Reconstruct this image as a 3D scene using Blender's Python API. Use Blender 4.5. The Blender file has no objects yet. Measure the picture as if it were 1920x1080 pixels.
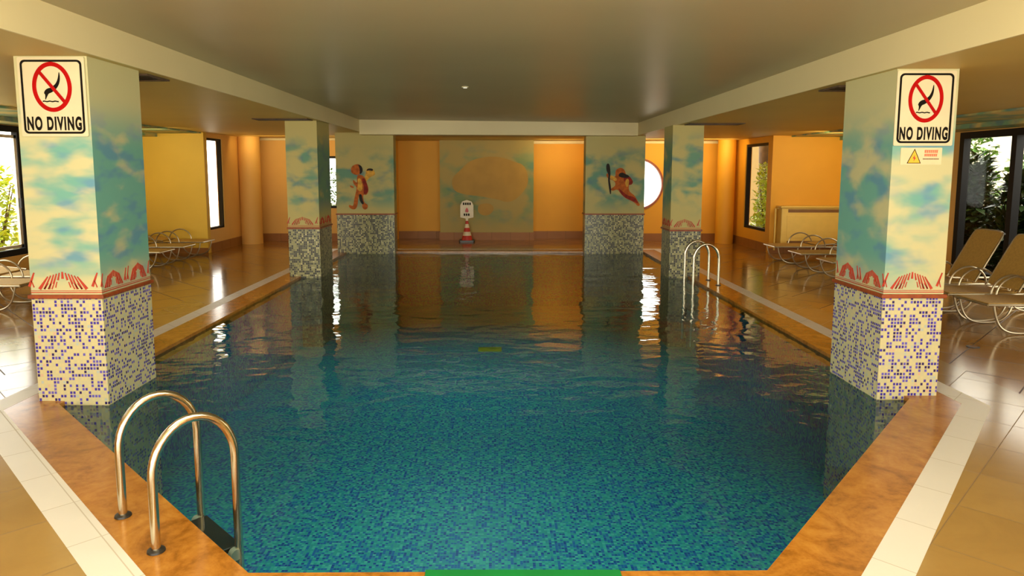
import bpy, bmesh, math, random
from mathutils import Vector, Matrix, noise
random.seed(7)
S = bpy.context.scene
COL = S.collection

# ------------------------------------------------------------------ camera, world, lights, exposure
PITCH = math.atan(144 / 1290.0)
EYE = 1.8
cam_data = bpy.data.cameras.new('camera')
cam_data.sensor_width = 36.0
cam_data.lens = 1290.0 / 1920.0 * 36.0
cam_data.shift_x = 25.0 / 1920.0
cam_data.shift_y = -74.0 / 1920.0
cam_data.clip_start = 0.05
cam_data.clip_end = 200
cam = bpy.data.objects.new('camera', cam_data)
COL.objects.link(cam)
cam.location = (0, 0, EYE)
cam.rotation_euler = (math.pi / 2 - PITCH, 0, 0)
S.camera = cam
S.view_settings.view_transform = 'Standard'
S.view_settings.look = 'None'
S.view_settings.gamma = 1
S.view_settings.use_curve_mapping = False
S.view_settings.exposure = 0.0
S.cycles.max_bounces = 10
S.cycles.diffuse_bounces = 5
S.cycles.glossy_bounces = 4
S.cycles.transparent_max_bounces = 12
S.cycles.sample_clamp_indirect = 4.0
S.cycles.caustics_reflective = False
S.cycles.caustics_refractive = False

world = bpy.data.worlds.new('daylight')
S.world = world
world.use_nodes = True
wb = world.node_tree.nodes['Background']
wb.inputs[0].default_value = (1.0, 0.97, 0.86, 1)
wb.inputs[1].default_value = 5.5


def area(name, loc, rot, sx, sy, power, color, portal=False, spread=180):
    l = bpy.data.lights.new(name, 'AREA')
    l.shape = 'RECTANGLE'; l.size = sx; l.size_y = sy
    l.energy = power; l.color = color
    l.spread = math.radians(spread)
    if portal: l.cycles.is_portal = True
    o = bpy.data.objects.new(name, l); COL.objects.link(o)
    o.location = loc; o.rotation_euler = rot
    return o


HP = math.pi / 2
# daylight of the wide window front behind the photographer
area('daylight_front', (0, -4.6, 1.45), (HP, 0, 0), 14.5, 2.3, 330, (1.0, 0.94, 0.78))
# unseen fill lights added over the near deck to brighten pool and floor
area('deck_fill', (0, 2.9, 2.78), (math.radians(20), 0, 0), 5.6, 1.6, 185, (1.0, 0.95, 0.82))
area('ceiling_fill', (0, -0.6, 1.5), (math.radians(180 - 14), 0, 0), 1.6, 0.5, 540, (1.0, 0.91, 0.66))  # upward fill added to brighten the near ceiling
area('deck_fill_left', (-5.6, 2.6, 2.62), (0, 0, 0), 3.0, 2.0, 18, (1.0, 0.94, 0.78))
area('deck_fill_right', (5.6, 2.6, 2.55), (0, 0, 0), 3.0, 2.0, 16, (1.0, 0.90, 0.66))
# spot added at the small ceiling fitting to brighten the pool
sp = bpy.data.lights.new('pool_fill_spot', 'SPOT')
sp.energy = 230; sp.color = (1.0, 0.95, 0.80); sp.spot_size = math.radians(118); sp.spot_blend = 0.7; sp.shadow_soft_size = 0.05
so = bpy.data.objects.new('pool_fill_spot', sp); COL.objects.link(so); so.location = (-.43, 9.0, 2.845)
# warm cove lamps above the back wall
WARM = (1.0, 0.70, 0.30)
def washer(name, x, y, z, width, power, color):
    """wall washer aimed at the wall behind it"""
    return area(name, (x, y, z), (math.radians(62), 0, 0), width, 0.14, power, color)


washer('cove_back', 0.4, 17.0, 2.52, 4.4, 5, WARM)
washer('cove_recess', 1.6, 17.5, 2.5, 1.2, 9, WARM)
washer('cove_left', -4.9, 16.6, 2.58, 2.6, 14, WARM)
washer('cove_right', 4.5, 16.6, 2.50, 2.4, 30, (1.0, 0.74, 0.34))
washer('bay_fill_left', -7.2, 13.4, 2.5, 1.5, 14, (1.0, 0.84, 0.46))  # unseen fills added to brighten both bay walls
washer('bay_fill_right', 6.9, 13.4, 2.45, 1.5, 22, (1.0, 0.72, 0.30))

# ------------------------------------------------------------------ node helpers
def nmat(name):
    m = bpy.data.materials.new(name); m.use_nodes = True
    nt = m.node_tree
    return m, nt, nt.nodes['Principled BSDF']


class G:
    def __init__(s, nt): s.nt = nt
    def n(s, t, **kw):
        nd = s.nt.nodes.new(t)
        for k, v in kw.items(): setattr(nd, k, v)
        return nd
    def put(s, sock, v):
        if hasattr(v, 'is_output'): s.nt.links.new(v, sock)
        else: sock.default_value = v
    def math(s, op, a, b=0.0, clamp=False):
        nd = s.n('ShaderNodeMath', operation=op, use_clamp=clamp)
        s.put(nd.inputs[0], a); s.put(nd.inputs[1], b)
        return nd.outputs[0]
    def vmath(s, op, a, b=(0, 0, 0)):
        nd = s.n('ShaderNodeVectorMath', operation=op)
        s.put(nd.inputs[0], a); s.put(nd.inputs[1], b)
        return nd.outputs[0]
    def mix(s, f, a, b):
        nd = s.n('ShaderNodeMix', data_type='RGBA')
        s.put(nd.inputs[0], f); s.put(nd.inputs[6], a); s.put(nd.inputs[7], b)
        return nd.outputs[2]
    def ramp(s, f, stops, interp='LINEAR'):
        nd = s.n('ShaderNodeValToRGB'); nd.color_ramp.interpolation = interp
        e = nd.color_ramp.elements
        while len(e) < len(stops): e.new(0.5)
        for i, (p, c) in enumerate(stops):
            e[i].position = p; e[i].color = c if len(c) == 4 else (*c, 1)
        s.put(nd.inputs[0], f)
        return nd.outputs[0]
    def noise(s, vec, scale, detail=3, rough=0.5, dist=0.0, out=0):
        nd = s.n('ShaderNodeTexNoise')
        s.put(nd.inputs['Vector'], vec)
        nd.inputs['Scale'].default_value = scale; nd.inputs['Detail'].default_value = detail
        nd.inputs['Roughness'].default_value = rough; nd.inputs['Distortion'].default_value = dist
        return nd.outputs[out]
    def mapr(s, v, a, b, c=0.0, d=1.0):
        nd = s.n('ShaderNodeMapRange'); nd.interpolation_type = 'SMOOTHSTEP'
        s.put(nd.inputs[0], v)
        for i, x in enumerate((a, b, c, d)): nd.inputs[i + 1].default_value = x
        return nd.outputs[0]
    def pos(s): return s.n('ShaderNodeNewGeometry').outputs['Position']
    def nor(s): return s.n('ShaderNodeNewGeometry').outputs['True Normal']
    def sep(s, v):
        nd = s.n('ShaderNodeSeparateXYZ'); s.put(nd.inputs[0], v); return nd.outputs
    def bump(s, h, strength=0.2, dist=0.01):
        nd = s.n('ShaderNodeBump'); nd.inputs['Strength'].default_value = strength
        nd.inputs['Distance'].default_value = dist; s.put(nd.inputs['Height'], h)
        return nd.outputs[0]


def plain(name, col, rough=0.6, metal=0.0, var=0.06, scale=6.0, spec=0.5):
    m, nt, b = nmat(name); g = G(nt)
    co = g.n('ShaderNodeTexCoord').outputs['Object']
    f = g.noise(co, scale, 3)
    c0 = tuple(max(0, c * (1 - var)) for c in col) + (1,); c1 = tuple(min(1, c * (1 + var)) for c in col) + (1,)
    g.put(b.inputs['Base Color'], g.mix(g.mapr(f, 0.3, 0.7), c0, c1))
    b.inputs['Roughness'].default_value = rough; b.inputs['Metallic'].default_value = metal
    b.inputs['Specular IOR Level'].default_value = spec
    return m


def mosaic(name, pitch, stops, grout, rough=0.25, gw=0.07, jitter=(0.0037, 0.0041, 0.0029)):
    m, nt, b = nmat(name); g = G(nt)
    p = g.vmath('ADD', g.pos(), jitter)
    q = g.vmath('DIVIDE', p, pitch)
    cell = g.vmath('FLOOR', q)
    wn = g.n('ShaderNodeTexWhiteNoise', noise_dimensions='3D')
    g.put(wn.inputs[0], cell)
    col = g.ramp(wn.outputs[0], stops, 'CONSTANT')
    fr = g.vmath('FRACTION', q)
    fx = g.sep(fr); nn = g.sep(g.vmath('ABSOLUTE', g.nor()))
    tot = None
    for i in range(3):
        d = g.math('ABSOLUTE', g.math('SUBTRACT', fx[i], 0.5))
        e = g.math('MULTIPLY', g.math('GREATER_THAN', d, 0.5 - gw), g.math('LESS_THAN', nn[i], 0.6))
        tot = e if tot is None else g.math('MAXIMUM', tot, e)
    g.put(b.inputs['Base Color'], g.mix(tot, col, grout))
    b.inputs['Roughness'].default_value = rough
    return m


def clouds(name, seed, cream, teal, blue, zc, zw, amount=0.5, side=0.0, scale=1.0, stretch=(1, 1, 1.6)):
    """wall painting: soft cloud patches of blue and teal on cream"""
    m, nt, b = nmat(name); g = G(nt)
    p = g.vmath('ADD', g.pos(), (seed * 3.17, seed * 1.31, seed * 0.77))
    ps = g.vmath('MULTIPLY', p, stretch)
    f = g.noise(ps, 1.9 * scale, 1.5, 0.45, 0.4)
    f2 = g.noise(ps, 4.5 * scale, 2, 0.5, 0.3)
    z = g.sep(g.pos())[2]
    band = g.mapr(g.math('ABSOLUTE', g.math('SUBTRACT', z, zc)), zw, zw * 0.45)
    nx = g.math('ABSOLUTE', g.sep(g.nor())[0])
    v = g.math('ADD', g.math('MULTIPLY', f, 0.75), g.math('MULTIPLY', f2, 0.25))
    v = g.math('ADD', v, g.math('MULTIPLY', nx, side))
    k = g.math('MULTIPLY', g.mapr(v, 0.53 - amount * 0.2, 0.74 - amount * 0.2), band)
    k2 = g.math('MULTIPLY', g.mapr(g.noise(ps, 2.6 * scale, 2, 0.5), 0.48, 0.62), 1.0)
    tint = g.mix(k2, teal, blue)
    col = g.mix(g.math('MULTIPLY', k, 0.85), cream, tint)
    g.put(b.inputs['Base Color'], col)
    b.inputs['Roughness'].default_value = 0.55
    return m


def tiles(name, size, angle, c0, c1, grout, rough=0.15, gw=0.006, marble=0.5):
    m, nt, b = nmat(name); g = G(nt)
    mp = g.n('ShaderNodeMapping'); g.put(mp.inputs[0], g.pos())
    mp.inputs['Rotation'].default_value = (0, 0, math.radians(angle))
    q = g.vmath('DIVIDE', mp.outputs[0], (size, size, 1))
    q = g.vmath('ADD', q, (0.37, 0.21, 0.5))
    fx = g.sep(g.vmath('FRACTION', q)); cell = g.vmath('FLOOR', q)
    wn = g.n('ShaderNodeTexWhiteNoise', noise_dimensions='2D'); g.put(wn.inputs[0], cell)
    tot = None
    for i in range(2):
        d = g.math('ABSOLUTE', g.math('SUBTRACT', fx[i], 0.5))
        e = g.math('GREATER_THAN', d, 0.5 - gw / size)
        tot = e if tot is None else g.math('MAXIMUM', tot, e)
    n1 = g.noise(g.vmath('ADD', g.pos(), wn.outputs[1]), 2.2, 5, 0.6, 1.2)
    f = g.math('ADD', g.math('MULTIPLY', g.mapr(n1, 0.3, 0.7), marble), g.math('MULTIPLY', wn.outputs[0], 0.35), True)
    col = g.mix(f, (*c0, 1), (*c1, 1))
    g.put(b.inputs['Base Color'], g.mix(tot, col, (*grout, 1)))
    g.put(b.inputs['Roughness'], g.math('ADD', g.math('MULTIPLY', tot, 0.4), rough))
    g.put(b.inputs['Normal'], g.bump(g.math('SUBTRACT', 1.0, tot), 0.25, 0.003))
    return m


# ------------------------------------------------------------------ materials
M = {}
M['ceiling'] = plain('ceiling_paint', (0.46, 0.38, 0.21), 0.38, var=0.05, scale=0.6)
M['aisle'] = plain('aisle_ceiling_paint', (0.60, 0.44, 0.12), 0.5, var=0.05, scale=0.6)
M['beam'] = plain('beam_paint', (0.72, 0.62, 0.34), 0.5, var=0.03, scale=0.8)
M['wall_yellow'] = plain('yellow_wall_paint', (0.74, 0.47, 0.045), 0.6, var=0.05, scale=0.8)
M['wall_orange'] = plain('orange_wall_paint', (0.74, 0.36, 0.02), 0.6, var=0.05, scale=0.8)
M['wall_tan'] = plain('tan_wall_paint', (0.72, 0.42, 0.10), 0.6, var=0.05, scale=0.8)
M['baseboard'] = tiles('baseboard_tile', 0.5, 0, (0.26, 0.095, 0.012), (0.32, 0.125, 0.018), (0.2, 0.09, 0.02), 0.5)
M['floor'] = tiles('deck_tile', 0.62, 45, (0.27, 0.13, 0.028), (0.36, 0.19, 0.045), (0.08, 0.04, 0.012), 0.13)
M['border'] = tiles('border_tile', 0.55, 45, (0.29, 0.175, 0.05), (0.36, 0.225, 0.066), (0.2, 0.12, 0.04), 0.16, 0.003)
M['grate'] = tiles('overflow_band', 0.5, 45, (0.62, 0.60, 0.53), (0.68, 0.66, 0.58), (0.46, 0.42, 0.33), 0.35, 0.003, 0.3)
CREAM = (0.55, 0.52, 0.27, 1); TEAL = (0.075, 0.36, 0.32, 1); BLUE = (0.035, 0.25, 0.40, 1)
MOS = [(0.0, (0.60, 0.55, 0.30)), (0.28, (0.54, 0.52, 0.33)), (0.47, (0.045, 0.03, 0.34)),
       (0.70, (0.12, 0.10, 0.50)), (0.84, (0.025, 0.015, 0.12)), (0.93, (0.42, 0.50, 0.48)), (0.98, (0.62, 0.42, 0.30))]
M['mosaic'] = mosaic('pillar_mosaic', (0.0245, 0.0245, 0.028), MOS, (0.57, 0.53, 0.30, 1), 0.25, 0.13)
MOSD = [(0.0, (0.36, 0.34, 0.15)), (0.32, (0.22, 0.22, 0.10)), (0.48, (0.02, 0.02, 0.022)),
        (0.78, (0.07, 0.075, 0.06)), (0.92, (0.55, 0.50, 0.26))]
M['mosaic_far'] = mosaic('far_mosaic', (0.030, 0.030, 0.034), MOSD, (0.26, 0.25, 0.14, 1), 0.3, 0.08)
MOSP = [(0.0, (0.03, 0.42, 0.46)), (0.28, (0.05, 0.54, 0.52)), (0.44, (0.015, 0.16, 0.58)),
        (0.66, (0.010, 0.07, 0.46)), (0.78, (0.03, 0.32, 0.54)), (0.90, (0.10, 0.60, 0.56))]
M['mosaic_pool'] = mosaic('pool_mosaic', (0.0245, 0.0245, 0.0245), MOSP, (0.05, 0.46, 0.46, 1), 0.4, 0.05)
M['moulding'] = plain('red_brown_moulding', (0.27, 0.055, 0.012), 0.4, var=0.2, scale=20)
M['red_paint'] = plain('red_paint', (0.44, 0.035, 0.012), 0.5, var=0.1, scale=30)
M['steel'] = plain('polished_steel', (0.62, 0.56, 0.42), 0.18, 1.0, 0.03)
M['dark_plastic'] = plain('dark_plastic', (0.015, 0.014, 0.012), 0.4)
M['black_frame'] = plain('black_window_frame', (0.008, 0.007, 0.006), 0.6, spec=0.2)
M['white_metal'] = plain('white_metal', (0.62, 0.56, 0.42), 0.3, 0.4)
M['lounger_tube'] = plain('lounger_tube', (0.40, 0.33, 0.21), 0.3, 0.8)
M['sling'] = plain('sling_fabric', (0.44, 0.26, 0.05), 0.7, var=0.1, scale=40)
M['sign_white'] = plain('sign_white', (0.66, 0.58, 0.36), 0.4, var=0.03)
M['sign_black'] = plain('sign_black', (0.008, 0.006, 0.004), 0.8, spec=0.1)
M['sign_red'] = plain('sign_red', (0.40, 0.004, 0.003), 0.8, spec=0.1)
M['sticker'] = plain('sticker_cream', (0.80, 0.62, 0.36), 0.5)
M['sticker_yellow'] = plain('sticker_yellow', (0.80, 0.48, 0.03), 0.5)
M['sticker_red'] = plain('sticker_red', (0.75, 0.16, 0.07), 0.5)
M['cone_red'] = plain('cone_red', (0.52, 0.02, 0.01), 0.4)
M['cone_white'] = plain('cone_white', (0.74, 0.66, 0.46), 0.4)
M['green'] = plain('green_rubber', (0.0, 0.17, 0.03), 0.5)
M['unit'] = plain('unit_enamel', (0.74, 0.50, 0.10), 0.4, var=0.03)
M['unit_dark'] = plain('unit_slot', (0.20, 0.09, 0.02), 0.5)
M['skin'] = plain('painted_skin', (0.42, 0.10, 0.008), 0.8, var=0.25, scale=14)
M['skin_light'] = plain('painted_ochre', (0.62, 0.32, 0.02), 0.6, var=0.2, scale=14)
M['paint_dark'] = plain('painted_umber', (0.014, 0.008, 0.006), 0.8, var=0.3, scale=14)
M['paint_red'] = plain('painted_red', (0.22, 0.012, 0.003), 0.8, var=0.3, scale=14)
M['plaster'] = plain('outside_plaster', (0.80, 0.76, 0.56), 0.8)
M['outside_ochre'] = plain('outside_ochre_wall', (0.20, 0.115, 0.012), 0.8)
M['paving'] = plain('outside_paving', (0.55, 0.50, 0.40), 0.8)
M['soil'] = plain('garden_soil', (0.05, 0.03, 0.015), 0.9, var=0.3)
M['bark'] = plain('bark', (0.10, 0.06, 0.03), 0.8, var=0.3)


def leaf_mat(name, c0, c1):
    m, nt, b = nmat(name); g = G(nt)
    f = g.noise(g.pos(), 5.0, 2)
    g.put(b.inputs['Base Color'], g.mix(g.mapr(f, 0.35, 0.65), (*c0, 1), (*c1, 1)))
    b.inputs['Roughness'].default_value = 0.35
    return m


M['leaf'] = leaf_mat('shrub_leaf', (0.04, 0.13, 0.012), (0.16, 0.30, 0.03))
M['leaf_dark'] = leaf_mat('hedge_leaf', (0.006, 0.016, 0.003), (0.022, 0.045, 0.006))
M['leaf_lime'] = leaf_mat('lime_leaf', (0.30, 0.42, 0.03), (0.62, 0.68, 0.06))


def coping_mat():
    m, nt, b = nmat('coping_stone'); g = G(nt)
    n1 = g.noise(g.pos(), 3.0, 6, 0.65, 1.5); n2 = g.noise(g.pos(), 22.0, 4, 0.7)
    f = g.math('ADD', g.math('MULTIPLY', n1, 0.7), g.math('MULTIPLY', n2, 0.3))
    g.put(b.inputs['Base Color'], g.ramp(f, [(0.34, (0.20, 0.07, 0.007)), (0.5, (0.36, 0.145, 0.018)), (0.66, (0.46, 0.21, 0.032))]))
    b.inputs['Roughness'].default_value = 0.2
    return m


M['coping'] = coping_mat()


def glass_mat():
    m = bpy.data.materials.new('window_glass'); m.use_nodes = True
    nt = m.node_tree; nt.nodes.clear(); g = G(nt)
    tr = g.n('ShaderNodeBsdfTransparent'); gl = g.n('ShaderNodeBsdfGlossy')
    gl.inputs['Roughness'].default_value = 0.02
    ge = g.n('ShaderNodeNewGeometry'); dt = g.n('ShaderNodeVectorMath', operation='DOT_PRODUCT')
    g.put(dt.inputs[0], ge.outputs['Incoming']); g.put(dt.inputs[1], ge.outputs['Normal'])
    k = g.math('POWER', g.math('SUBTRACT', 1.0, g.math('ABSOLUTE', dt.outputs['Value'])), 5.0)
    mx = g.n('ShaderNodeMixShader'); g.put(mx.inputs[0], g.math('ADD', g.math('MULTIPLY', k, 0.2), 0.005))
    nt.links.new(tr.outputs[0], mx.inputs[1]); nt.links.new(gl.outputs[0], mx.inputs[2])
    out = g.n('ShaderNodeOutputMaterial'); nt.links.new(mx.outputs[0], out.inputs[0])
    return m


M['glass'] = glass_mat()


def water_mat():
    m = bpy.data.materials.new('pool_water'); m.use_nodes = True
    nt = m.node_tree; nt.nodes.clear(); g = G(nt)
    p = g.pos()
    w1 = g.noise(g.vmath('MULTIPLY', p, (1.0, 1.3, 1)), 1.3, 2, 0.5, 0.4)
    w2 = g.noise(g.vmath('MULTIPLY', p, (1.0, 1.6, 1)), 4.0, 2, 0.5, 0.3)
    h = g.math('ADD', g.math('MULTIPLY', w1, 1.0), g.math('MULTIPLY', w2, 0.22))
    bn = g.bump(h, 1.0, 0.018)
    tr = g.n('ShaderNodeBsdfTransparent'); tr.inputs[0].default_value = (0.80, 0.98, 0.99, 1)
    gl = g.n('ShaderNodeBsdfGlossy'); gl.inputs['Roughness'].default_value = 0.015
    gl.inputs[0].default_value = (0.95, 1, 1, 1)
    g.put(gl.inputs['Normal'], bn)
    fr = g.n('ShaderNodeFresnel'); fr.inputs[0].default_value = 1.33; g.put(fr.inputs['Normal'], bn)
    mx = g.n('ShaderNodeMixShader'); g.put(mx.inputs[0], fr.outputs[0])
    nt.links.new(tr.outputs[0], mx.inputs[1]); nt.links.new(gl.outputs[0], mx.inputs[2])
    out = g.n('ShaderNodeOutputMaterial'); nt.links.new(mx.outputs[0], out.inputs[0])
    return m


M['water'] = water_mat()

# ------------------------------------------------------------------ mesh helpers
class MB:
    def __init__(s): s.bm = bmesh.new()

    def box(s, x0, x1, y0, y1, z0, z1):
        v = [s.bm.verts.new(c) for c in ((x0, y0, z0), (x1, y0, z0), (x1, y1, z0), (x0, y1, z0),
                                         (x0, y0, z1), (x1, y0, z1), (x1, y1, z1), (x0, y1, z1))]
        for f in ((3, 2, 1, 0), (4, 5, 6, 7), (0, 1, 5, 4), (1, 2, 6, 5), (2, 3, 7, 6), (3, 0, 4, 7)):
            s.bm.faces.new([v[i] for i in f])
        return s

    def hull8(s, pts):
        v = [s.bm.verts.new(c) for c in pts]
        for f in ((3, 2, 1, 0), (4, 5, 6, 7), (0, 1, 5, 4), (1, 2, 6, 5), (2, 3, 7, 6), (3, 0, 4, 7)):
            s.bm.faces.new([v[i] for i in f])
        return s

    def tube(s, pts, r, seg=10, closed=False, smooth=0):
        pts = [Vector(p) for p in pts]
        for _ in range(smooth):
            q = [pts[0]]
            for a, b in zip(pts, pts[1:]): q += [a * .75 + b * .25, a * .25 + b * .75]
            q.append(pts[-1]); pts = q
        n = len(pts); rings = []
        up = Vector((0, 0, 1)); prev = None
        for i, p in enumerate(pts):
            a = pts[i - 1] if (i > 0 or closed) else p
            b = pts[(i + 1) % n] if (i < n - 1 or closed) else p
            t = (b - a).normalized()
            if prev is None:
                x = t.cross(up)
                if x.length < 1e-3: x = t.cross(Vector((0, 1, 0)))
            else:
                x = prev - t * prev.dot(t)
            x.normalize(); prev = x; y = t.cross(x)
            rr = r[i] if isinstance(r, (list, tuple)) else r
            rings.append([s.bm.verts.new(p + x * rr * math.cos(2 * math.pi * k / seg) + y * rr * math.sin(2 * math.pi * k / seg)) for k in range(seg)])
        for i in range(n if closed else n - 1):
            A, B = rings[i], rings[(i + 1) % n]
            for k in range(seg): s.bm.faces.new((A[k], A[(k + 1) % seg], B[(k + 1) % seg], B[k]))
        if not closed:
            s.bm.faces.new(rings[0][::-1]); s.bm.faces.new(rings[-1])
        return s

    def lathe(s, prof, cx, cy, seg=32, a0=0.0):
        rings = []
        for r, z in prof:
            rings.append([s.bm.verts.new((cx + r * math.cos(a0 + 2 * math.pi * k / seg), cy + r * math.sin(a0 + 2 * math.pi * k / seg), z)) for k in range(seg)])
        for A, B in zip(rings, rings[1:]):
            for k in range(seg): s.bm.faces.new((A[k], A[(k + 1) % seg], B[(k + 1) % seg], B[k]))
        s.bm.faces.new(rings[0][::-1]); s.bm.faces.new(rings[-1])
        return s

    def prism(s, poly, fn, t0, t1):
        """poly: 2D outline; fn(u, v, t) -> 3D; between depths t0 and t1"""
        A = [s.bm.verts.new(fn(u, v, t0)) for u, v in poly]; B = [s.bm.verts.new(fn(u, v, t1)) for u, v in poly]
        n = len(poly)
        fa = s.bm.faces.new(A); fb = s.bm.faces.new(B[::-1]); fa.normal_update(); fb.normal_update()
        for k in range(n): s.bm.faces.new((A[k], B[k], B[(k + 1) % n], A[(k + 1) % n]))
        bmesh.ops.triangulate(s.bm, faces=[fa, fb], ngon_method='EAR_CLIP')
        return s

    def ring(s, outer, inner, fn, t0, t1):
        n = len(outer); L = []
        for poly in (outer, inner):
            for t in (t0, t1): L.append([s.bm.verts.new(fn(u, v, t)) for u, v in poly])
        oa, ob, ia, ib = L
        for k in range(n):
            j = (k + 1) % n
            s.bm.faces.new((oa[k], ob[k], ob[j], oa[j])); s.bm.faces.new((ia[k], ia[j], ib[j], ib[k]))
            s.bm.faces.new((oa[k], oa[j], ia[j], ia[k])); s.bm.faces.new((ob[k], ib[k], ib[j], ob[j]))
        return s

    def build(s, name, mat, parent=None, smooth=False, bevel=0.0, kind=None):
        bmesh.ops.recalc_face_normals(s.bm, faces=s.bm.faces)
        me = bpy.data.meshes.new(name); s.bm.to_mesh(me); s.bm.free()
        me.materials.append(M[mat] if isinstance(mat, str) else mat)
        if smooth:
            me.polygons.foreach_set('use_smooth', [True] * len(me.polygons))
            me.set_sharp_from_angle(angle=math.radians(40))
        o = bpy.data.objects.new(name, me); COL.objects.link(o)
        if parent: o.parent = parent
        if bevel:
            md = o.modifiers.new('bevel', 'BEVEL'); md.width = bevel; md.segments = 3; md.limit_method = 'ANGLE'
            md.harden_normals = False
        if kind: o['kind'] = kind
        return o


def tag(o, label, cat, group=None):
    o['label'] = label; o['category'] = cat
    if group: o['group'] = group
    return o


def thing(name, loc, label, cat, group=None, rz=0.0):
    o = bpy.data.objects.new(name, None); COL.objects.link(o)
    o.location = loc; o.rotation_euler = (0, 0, rz); o.empty_display_size = 0.1
    return tag(o, label, cat, group)


def copy_thing(root, loc, rz, label, group=None):
    r = root.copy(); COL.objects.link(r); r.location = loc; r.rotation_euler = (0, 0, rz); r['label'] = label
    if group: r['group'] = group
    for ch in list(root.children):
        c = ch.copy(); COL.objects.link(c); c.parent = r
        for gch in list(ch.children):
            d = gch.copy(); COL.objects.link(d); d.parent = c
    return r


def struct(name, mb, mat, **kw): return mb.build(name, mat, kind='structure', **kw)


def offset_poly(P, d):
    """P counter-clockwise open outline, closed; offset outwards by d"""
    n = len(P); out = []
    for i in range(n):
        a, b, c = Vector(P[i - 1]), Vector(P[i]), Vector(P[(i + 1) % n])
        e1 = (b - a).normalized(); e2 = (c - b).normalized()
        n1 = Vector((e1.y, -e1.x)); n2 = Vector((e2.y, -e2.x))
        k = (n1 + n2); k /= (1 + n1.dot(n2))
        out.append(tuple(b + k * d))
    return out


def ellipse(cx, cy, rx, ry, n=48, a0=0.0): return [(cx + rx * math.cos(a0 + 2 * math.pi * k / n), cy + ry * math.sin(a0 + 2 * math.pi * k / n)) for k in range(n)]


def rrect(x0, x1, y0, y1, r, n=6):
    P = []
    for cx, cy, a in ((x1 - r, y1 - r, 0), (x0 + r, y1 - r, 90), (x0 + r, y0 + r, 180), (x1 - r, y0 + r, 270)):
        for k in range(n + 1):
            t = math.radians(a + 90 * k / n); P.append((cx + r * math.cos(t), cy + r * math.sin(t)))
    return P


def chaikin(P, it=2):
    for _ in range(it):
        q = []
        for i in range(len(P)):
            a, b = P[i], P[(i + 1) % len(P)]
            q += [(a[0] * .75 + b[0] * .25, a[1] * .75 + b[1] * .25), (a[0] * .25 + b[0] * .75, a[1] * .25 + b[1] * .75)]
        P = q
    return P


def front(y):  # face a drawing towards -Y, at plane y, depth t pointing at the viewer
    return lambda u, v, t: (u, y - t, v)


# ------------------------------------------------------------------ the setting
ZL, ZR = 2.66, 2.585            # aisle ceilings, left and right
CL, CR = 2.915, 2.845           # pool ceiling edges
XL, XR = -8.0, 8.0
YB = 17.9                       # back wall
POOL = [(-3.43, 5.20), (-1.13, 2.925), (1.22, 2.945), (3.28, 5.33), (3.28, 15.55), (-3.43, 15.55)]
P1 = offset_poly(POOL, 0.335)
P2 = offset_poly(POOL, 0.52)
P3 = offset_poly(POOL, 0.97)
flat = lambda u, v, t: (u, v, t)
struct('pool_coping', MB().ring(P1, POOL, flat, -0.12, 0.0), 'coping')
struct('overflow_band', MB().ring(P2, P1, flat, -0.1, 0.001), 'grate')
struct('border_paving', MB().ring(P3, P2, flat, -0.1, 0.0), 'border')


def holed(outer, inner, z):
    mb = MB(); bm = mb.bm; E = []
    for poly in (outer, inner):
        vs = [bm.verts.new((x, y, z)) for x, y in poly]
        for i in range(len(vs)): E.append(bm.edges.new((vs[i], vs[(i + 1) % len(vs)])))
    bmesh.ops.triangle_fill(bm, edges=E, use_beauty=True, normal=(0, 0, 1))
    return mb


struct('floor', holed([(-8.3, -5), (8.3, -5), (8.3, 19.2), (-8.3, 19.2)], P3, 0.0), 'floor')
# the basin
DEEP = -1.25
mb = MB()
v0 = [mb.bm.verts.new((x, y, -0.12)) for x, y in POOL]; v1 = [mb.bm.verts.new((x, y, DEEP)) for x, y in POOL]
for i in range(6): mb.bm.faces.new((v0[i], v1[i], v1[(i + 1) % 6], v0[(i + 1) % 6]))
mb.bm.faces.new(v1)
struct('pool_basin', mb, 'mosaic_pool')
mb = MB(); mb.bm.faces.new([mb.bm.verts.new((x, y, -0.035)) for x, y in offset_poly(POOL, 0.0005)])
wo = mb.build('pool_water', 'water'); wo['kind'] = 'structure'

# ceilings and beams
def slab(name, quad, t, mat):
    A = quad; return struct(name, MB().hull8([*A, *[(x, y, z + t) for x, y, z in A]]), mat)

slab('ceiling', [(-3.0, -5, CL), (3.0, -5, CR), (3.0, 15.5, CR), (-3.0, 15.5, CL)], 0.15, 'ceiling')
struct('ceiling_left', MB().box(XL - .15, -3.02, -5, 19.3, ZL, ZL + 0.5), 'aisle')
struct('ceiling_right', MB().box(3.02, XR + .15, -5, 19.3, ZR, ZR + 0.5), 'aisle')
struct('beam_left', MB().box(-3.02, -3.0, -5, 15.0, ZL - 0.001, ZL + 0.5), 'beam')
struct('beam_right', MB().box(3.0, 3.02, -5, 15.0, ZR - 0.001, ZR + 0.5), 'beam')
struct('ceiling_back', MB().box(-3.02, 3.02, 15.5, 19.3, 2.62, 3.0), 'aisle')
struct('beam_back', MB().hull8([(-3.0, 15.0, 2.60), (3.0, 15.0, 2.575), (3.0, 15.5, 2.575), (-3.0, 15.5, 2.60),
                                (-3.0, 15.0, 3.1), (3.0, 15.0, 3.1), (3.0, 15.5, 3.1), (-3.0, 15.5, 3.1)]), 'beam')

# walls
def wall_x(name, x0, x1, y0, y1, zt, holes, mat):
    """a wall along Y with rectangular holes (ya, yb, za, zb)"""
    mb = MB(); y = y0
    for ya, yb, za, zb in sorted(holes):
        if ya > y: mb.box(x0, x1, y, ya, -0.02, zt)
        if za > 0: mb.box(x0, x1, ya, yb, -0.02, za)
        if zb < zt: mb.box(x0, x1, ya, yb, zb, zt)
        y = yb
    if y1 > y: mb.box(x0, x1, y, y1, -0.02, zt)
    return struct(name, mb, mat)


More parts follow.
